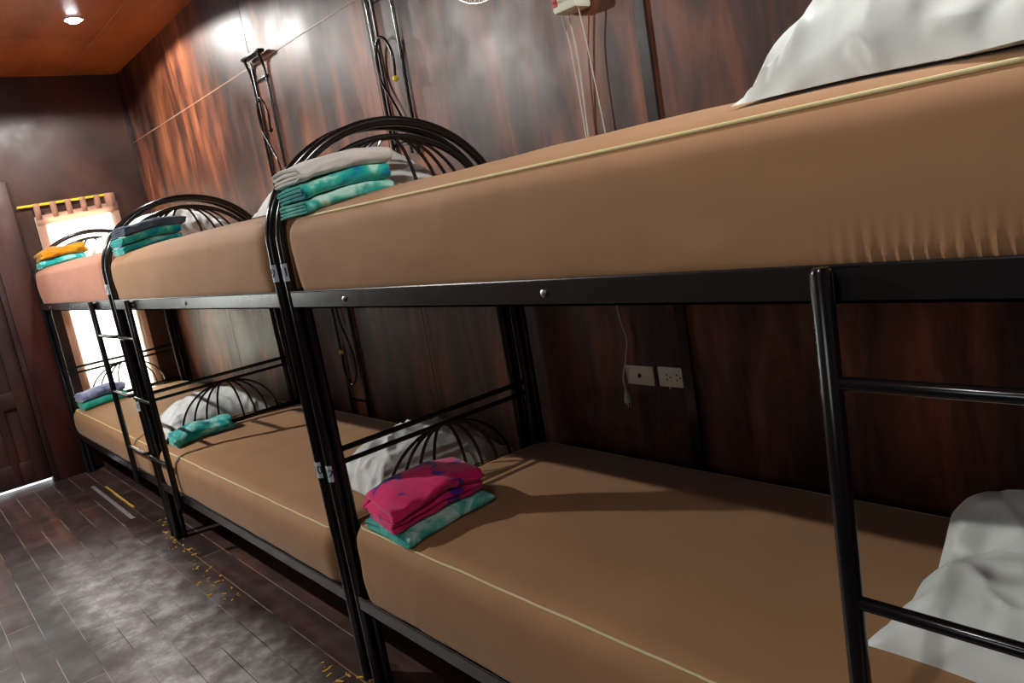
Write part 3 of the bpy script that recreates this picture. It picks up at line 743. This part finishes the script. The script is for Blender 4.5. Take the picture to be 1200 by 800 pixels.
# ------------------------------------------------------------------ wall racks
def rack(x, z, label, flip=False, top_bar=False, h0=-.28, h1=.40, lean=0):
    s = -1 if flip else 1; Y = WALL_Y-.012
    root = empty('wall_hook_rack', (x, WALL_Y, z), label, 'hook rack')
    def T(p): return (s*p[0], Y+p[1]-WALL_Y, s*p[2])
    for px, a in ((-.10, h1), (.085, h1)):
        q = bmesh.new(); top = [(px, -.0, a), (px+.004, .0, a*.5)] if not top_bar else [(px+.02, -.03, a), (px, -.01, a-.03), (px, 0, a-.1)]
        tube(q, smooth_path([T(p) for p in top + [(px, 0, 0), (px+.0, 0, h0)]], 5), .0075, 10); link('upright', q, M['black'], root)
    q = bmesh.new(); tube(q, [T(p) for p in [(-.078, .004, h1-.02), (-.076, .004, 0), (-.080, .004, h0)]], .005, 8); link('upright', q, M['black'], root)
    if top_bar:
        q = bmesh.new(); x0, x1 = sorted((s*-.10, s*.13)); box(q, x0, x1, -.05, -.012, s*h1-.008, s*h1+.008, .002); link('top_bar', q, M['black'], root)
    q = bmesh.new(); hook = [(.045, -.02, -.02), (.055, -.02, .05), (.035, -.022, .115), (-.01, -.022, .145), (-.055, -.02, .115), (-.075, -.016, .05), (-.072, -.014, -.02), (-.03, -.008, -.10), (.02, -.004, -.20), (.04, -.002, h0+.01)]
    tube(q, smooth_path([T(p) for p in hook], 6), .0062, 10); hk = link('hook', q, M['black'], root)
    q = bmesh.new(); bmesh.ops.create_uvsphere(q, u_segments=12, v_segments=8, radius=.0125, matrix=Matrix.Translation(T((.045, -.02, -.03)))); kn = link('knob', q, M['yellow_cap'] if not top_bar else M['black'], root)
    if not top_bar: kn['label'] = 'yellow ball tip'
    for zz in (h1-.12, h0+.06):
        q = bmesh.new(); x0, x1 = -.108, .093; a, c = sorted((s*x0, s*x1)); box(q, a, c, -.007, -.0005, s*zz-.008, s*zz+.008, .001); link('wall_plate', q, M['black'], root)
    return root
rack(-1.855, 2.07, 'black hook rack with a flat top bar, leftmost on the upper wall', False, True, -.36, .36)
rack(-.595, 2.05, 'black hook rack with a yellow ball tip, behind the arched rails', False, False, -.34, .42)
rack(-1.50, .80, 'black upside-down hook rack under the upper bunks', True, False, -.42, .36)

# ------------------------------------------------------------------ wall fan, cords, sockets
fan = empty('wall_fan', (.44, WALL_Y, 2.03), 'pale wall fan with hanging pull cords, at the top edge', 'fan')
fi = Matrix.Translation((-.44, -WALL_Y, -2.03))
def fpart(name, q, mat, parent=fan):
    bmesh.ops.transform(q, matrix=fi, verts=q.verts); return link(name, q, M[mat], parent)
q = bmesh.new(); box(q, .425, .525, WALL_Y-.075, WALL_Y-.001, 1.985, 2.20, .012); fpart('housing', q, 'fan_plastic')
q = bmesh.new(); tube(q, smooth_path([(.47, WALL_Y-.05, 2.17), (.44, WALL_Y-.12, 2.25), (.36, WALL_Y-.14, 2.29)], 6), .02, 12); fpart('arm', q, 'fan_plastic')
gc = Vector((.30, .70, 2.30)); GR = .235
q = bmesh.new(); bmesh.ops.create_uvsphere(q, u_segments=20, v_segments=12, radius=.065, matrix=Matrix.Translation(gc+Vector((.0, .085, 0))) @ Matrix.Diagonal((1, 1.2, 1, 1))); fpart('motor', q, 'fan_plastic')
q = bmesh.new()
for rr, yy in ((GR, 0), (.2, -.035), (.16, -.05), (.12, -.058), (.08, -.062), (.2, .035), (.16, .045)):
    tube(q, [(gc.x+rr*math.cos(a*PI/24), gc.y+yy, gc.z+rr*math.sin(a*PI/24)) for a in range(48)], .0035 if rr == GR else .0014, 6, True)
for a in range(60):
    ca, sa = math.cos(a*PI/30), math.sin(a*PI/30)
    for sg in (-1, 1):
        tube(q, [(gc.x+ca*rr, gc.y+sg*yy, gc.z+sa*rr) for rr, yy in ((.05, .06), (.12, .055), (.19, .035), (GR, 0))], .0011, 5)
fpart('guard', q, 'fan_plastic')
for a in range(3):
    q = bmesh.new(); th = a*2*PI/3; V = []
    for i in range(9):
        u = i/8; rr = .03+.17*u; w = .25+.45*math.sin(PI*min(1, u*1.05)); V.append([q.verts.new((gc.x+rr*math.cos(th+s*w), gc.y+.012*s, gc.z+rr*math.sin(th+s*w))) for s in (-1, 0, 1)])
    for A, B in zip(V, V[1:]):
        for i in range(2): q.faces.new((A[i], A[i+1], B[i+1], B[i]))
    bo = fpart('blade', q, 'fan_plastic'); bo.modifiers.new('t', 'SOLIDIFY').thickness = .002
q = bmesh.new(); box(q, .432, .452, WALL_Y-.0765, WALL_Y-.074, 2.005, 2.05, .0008); tg = fpart('sticker', q, 'red_tag'); tg['label'] = 'small red mark'
for (xa, xb) in ((.430, .438), (.50, .520)):
    q = bmesh.new(); tube(q, smooth_path([(xa+.012, WALL_Y-.05, 1.99), (xa+.01, WALL_Y-.03, 1.85), (xb, WALL_Y-.02, 1.62), (xb+.004, WALL_Y-.02, 1.50)], 6), .0019, 8); fpart('pull_cord', q, 'cord_white')
q = bmesh.new(); tube(q, smooth_path([(.465, WALL_Y-.05, 1.99), (.462, WALL_Y-.03, 1.85), (.444, WALL_Y-.016, 1.6), (.445, WALL_Y-.014, 1.3), (.457, WALL_Y-.012, 1.06), (.468, WALL_Y-.014, 1.00), (.480, WALL_Y-.014, .95), (.462, WALL_Y-.014, .88), (.442, WALL_Y-.016, .82), (.448, WALL_Y-.02, .775)], 7), .0026, 8)
pc = fpart('power_cord', q, 'cord_white')
q = bmesh.new(); tube(q, [(.449, WALL_Y-.02, .778), (.452, WALL_Y-.022, .765), (.457, WALL_Y-.026, .745), (.459, WALL_Y-.027, .735)], [.004, .008, .013, .0125], 12)
for dx in (-.006, .006): tube(q, [(.460+dx, WALL_Y-.027, .736), (.463+dx, WALL_Y-.027, .720)], .0015, 6)
fpart('plug', q, 'cord_white')

def socket(x0, x1, z0, z1, label, kind):
    o = bmesh.new(); box(o, x0, x1, WALL_Y-.009, WALL_Y-.0005, z0, z1, .002); cx = (x0+x1)/2; cz = (z0+z1)/2
    c0 = Matrix.Translation((-cx, -WALL_Y, -cz)); bmesh.ops.transform(o, matrix=c0, verts=o.verts)
    r = link('wall_socket', o, M['white_plastic']); r.location = (cx, WALL_Y, cz); tag(r, label, 'socket')
    if kind == 1:
        q = bmesh.new(); tube(q, [(0.0, -.0095, 0), (0.0, -.0115, 0)], .0075, 12); link('jack', q, M['dark_hole'], r)
    else:
        for sx in (-.017, .022):
            q = bmesh.new()
            for dx, dz in ((-.007, .008), (-.007, -.008), (.007, 0)): tube(q, [(sx+dx, -.0088, dz), (sx+dx, -.0096, dz)], .0032, 8)
            link('outlet', q, M['dark_hole'], r)
        q = bmesh.new(); tube(q, [(-.02, -.006, -.034), (-.02, -.006, -.040)], .003, 8); link('screw', q, M['white_plastic'], r)
    return r
socket(.452, .567, .796, .861, 'ivory wall plate with one round jack, beside the dangling plug', 1)
socket(.588, .706, .798, .863, 'ivory wall plate with two outlets', 2)

# ------------------------------------------------------------------ bits on the floor
random.seed(3)
q = bmesh.new()
def flake(x, y, s, a, l=1.0):
    t = bmesh.new(); bmesh.ops.create_cube(t, size=1, matrix=Matrix.Diagonal((s*l, s*.45, .002, 1)))
    for v in t.verts: v.co.x += random.uniform(-.15, .15)*s; v.co.y += random.uniform(-.1, .1)*s
    merge(q, t, Matrix.Translation((x, y, .0015)) @ Matrix.Rotation(a, 4, 'Z'))
for i in range(70):
    u = random.random(); x = -2.55+1.55*u; y = .02-.13*u+random.gauss(0, .03)
    flake(x, y, random.uniform(.006, .018), random.uniform(0, PI), random.uniform(.8, 2))
for i in range(16): flake(random.gauss(-.12, .1), -.05+random.gauss(0, .03), random.uniform(.006, .02), random.uniform(0, PI), 1.5)
fl = link('floor_flakes', q, M['flake'], None, False); tag(fl, 'scattered ochre flakes on the floorboards beside the middle bunk', 'debris', None, 'stuff')
q = bmesh.new(); box(q, -3.72, -2.98, -.016, -.004, .0005, .003, .0008); o = link('floor_strip', q, M['flake']); tag(o, 'thin ochre strip lying on the floor by the farthest bunk', 'strip')
q = bmesh.new(); box(q, -3.85, -2.75, -.082, -.058, .0005, .003, .0008); o = link('floor_strip', q, M['pale_strip']); tag(o, 'thin greyish strip lying parallel to the ochre one', 'strip')

# ------------------------------------------------------------------ ceiling lamps and light
def ceiling_lamp(x, y, label, power, size=.045):
    root = empty('ceiling_lamp', (x, y, CEIL_Z), label, 'ceiling lamp', None)
    q = bmesh.new()
    prof = [(.052, -.0005), (.056, -.006), (.050, -.012), (.042, -.010), (.040, -.001)]
    for (r0, z0), (r1, z1) in zip(prof, prof[1:]):
        for k in range(28):
            a, c = 2*PI*k/28, 2*PI*(k+1)/28
            q.faces.new([q.verts.new((r0*math.cos(a), r0*math.sin(a), z0)), q.verts.new((r0*math.cos(c), r0*math.sin(c), z0)), q.verts.new((r1*math.cos(c), r1*math.sin(c), z1)), q.verts.new((r1*math.cos(a), r1*math.sin(a), z1))])
    bmesh.ops.remove_doubles(q, verts=q.verts, dist=.0001); link('ring', q, M['lamp_ring'], root)
    q = bmesh.new(); bmesh.ops.create_uvsphere(q, u_segments=20, v_segments=10, radius=.038, matrix=Matrix.Translation((0, 0, -.008)) @ Matrix.Diagonal((1, 1, .55, 1))); link('bulb', q, M['bulb'], root)
    L = bpy.data.lights.new('lamp_light', 'SPOT'); L.energy = power; L.spot_size = math.radians(165); L.spot_blend = .12; L.shadow_soft_size = size; L.color = (1, .96, .9)
    lo = bpy.data.objects.new('lamp_light', L); C.objects.link(lo); lo.parent = root; lo.location = (0, 0, -.05)
    return root
ceiling_lamp(-2.95, .35, 'lit round ceiling lamp above the farthest bunk', 85)
ceiling_lamp(-2.60, -1.53, 'lit round ceiling lamp over the far end of the aisle', 265, .025)
ceiling_lamp(1.75, .38, 'lit round ceiling lamp above the pillow of the nearest bunk', 75, .05)

ceiling_lamp(1.75, -1.53, 'lit round ceiling lamp over the near end of the aisle', 34, .04)

def area(name, loc, rot, sx, sy, e, col):
    L = bpy.data.lights.new(name, 'AREA'); L.shape = 'RECTANGLE'; L.size = sx; L.size_y = sy; L.energy = e; L.color = col
    o = bpy.data.objects.new(name, L); C.objects.link(o); o.location = loc; o.rotation_euler = rot; return o
# daylight at the far-wall openings, then the added fill from the aisle side
area('daylight_far_window', (FAR_X-.16, (WY0+WY1)/2, (WZ0+WZ1)/2), (0, -PI/2, 0), WZ1-WZ0, WY1-WY0, 240, (.93, .97, 1))
area('daylight_aisle_window', (FAR_X-.16, (VY0+VY1)/2, (VZ0+VZ1)/2), (0, -PI/2, 0), VZ1-VZ0, VY1-VY0, 17, (1, .97, .9))
area('daylight_door', (FAR_X-.16, (GL[0]+GL[1])/2, (GL[2]+GL[3])/2), (0, -PI/2, 0), GL[3]-GL[2], GL[1]-GL[0], 6, (1, .97, .9))
for w in FILL_WIN:
    area('daylight_window', ((w[0]+w[1])/2, AISLE_Y-.12, (az0+az1)/2), (PI/2, 0, 0), w[1]-w[0], az1-az0, 4, (.9, .96, 1))  # weak fill light behind the added aisle window

world = bpy.data.worlds.new('sky'); bpy.context.scene.world = world; world.use_nodes = True
nt = world.node_tree; bg = nt.nodes['Background']
sky = nt.nodes.new('ShaderNodeTexSky'); sky.sky_type = 'PREETHAM' if 'PREETHAM' in [e.identifier for e in sky.bl_rna.properties['sky_type'].enum_items] else 'NISHITA'
mixn = nt.nodes.new('ShaderNodeMix'); mixn.data_type = 'RGBA'; mixn.inputs['Factor'].default_value = .85; mixn.inputs['B'].default_value = (.93, .97, 1, 1)
nt.links.new(sky.outputs[0], mixn.inputs['A']); nt.links.new(mixn.outputs['Result'], bg.inputs['Color'])
bg.inputs['Strength'].default_value = 1.6

# ------------------------------------------------------------------ camera
cam = bpy.data.cameras.new('camera'); co = bpy.data.objects.new('camera', cam); C.objects.link(co)
yaw, pit, rol, F = .8946, -.1772, -.1708, 900.54
fwd = Vector((-math.sin(yaw)*math.cos(pit), math.cos(yaw)*math.cos(pit), math.sin(pit)))
rt = Vector((math.cos(yaw), math.sin(yaw), 0)); up = rt.cross(fwd)
R2 = rt*math.cos(rol)+up*math.sin(rol); U2 = -rt*math.sin(rol)+up*math.cos(rol)
mt = Matrix((R2, U2, -fwd)).transposed().to_4x4(); mt.translation = Vector((2.1833, -.9451, 1.4546))
co.matrix_world = mt
cam.sensor_width = 36; cam.lens = 36*F/1200; cam.clip_start = .02
bpy.context.scene.camera = co
vs = bpy.context.scene.view_settings
vs.view_transform = 'Standard'; vs.look = 'None'; vs.exposure = 0.1; vs.gamma = 1; vs.use_curve_mapping = False
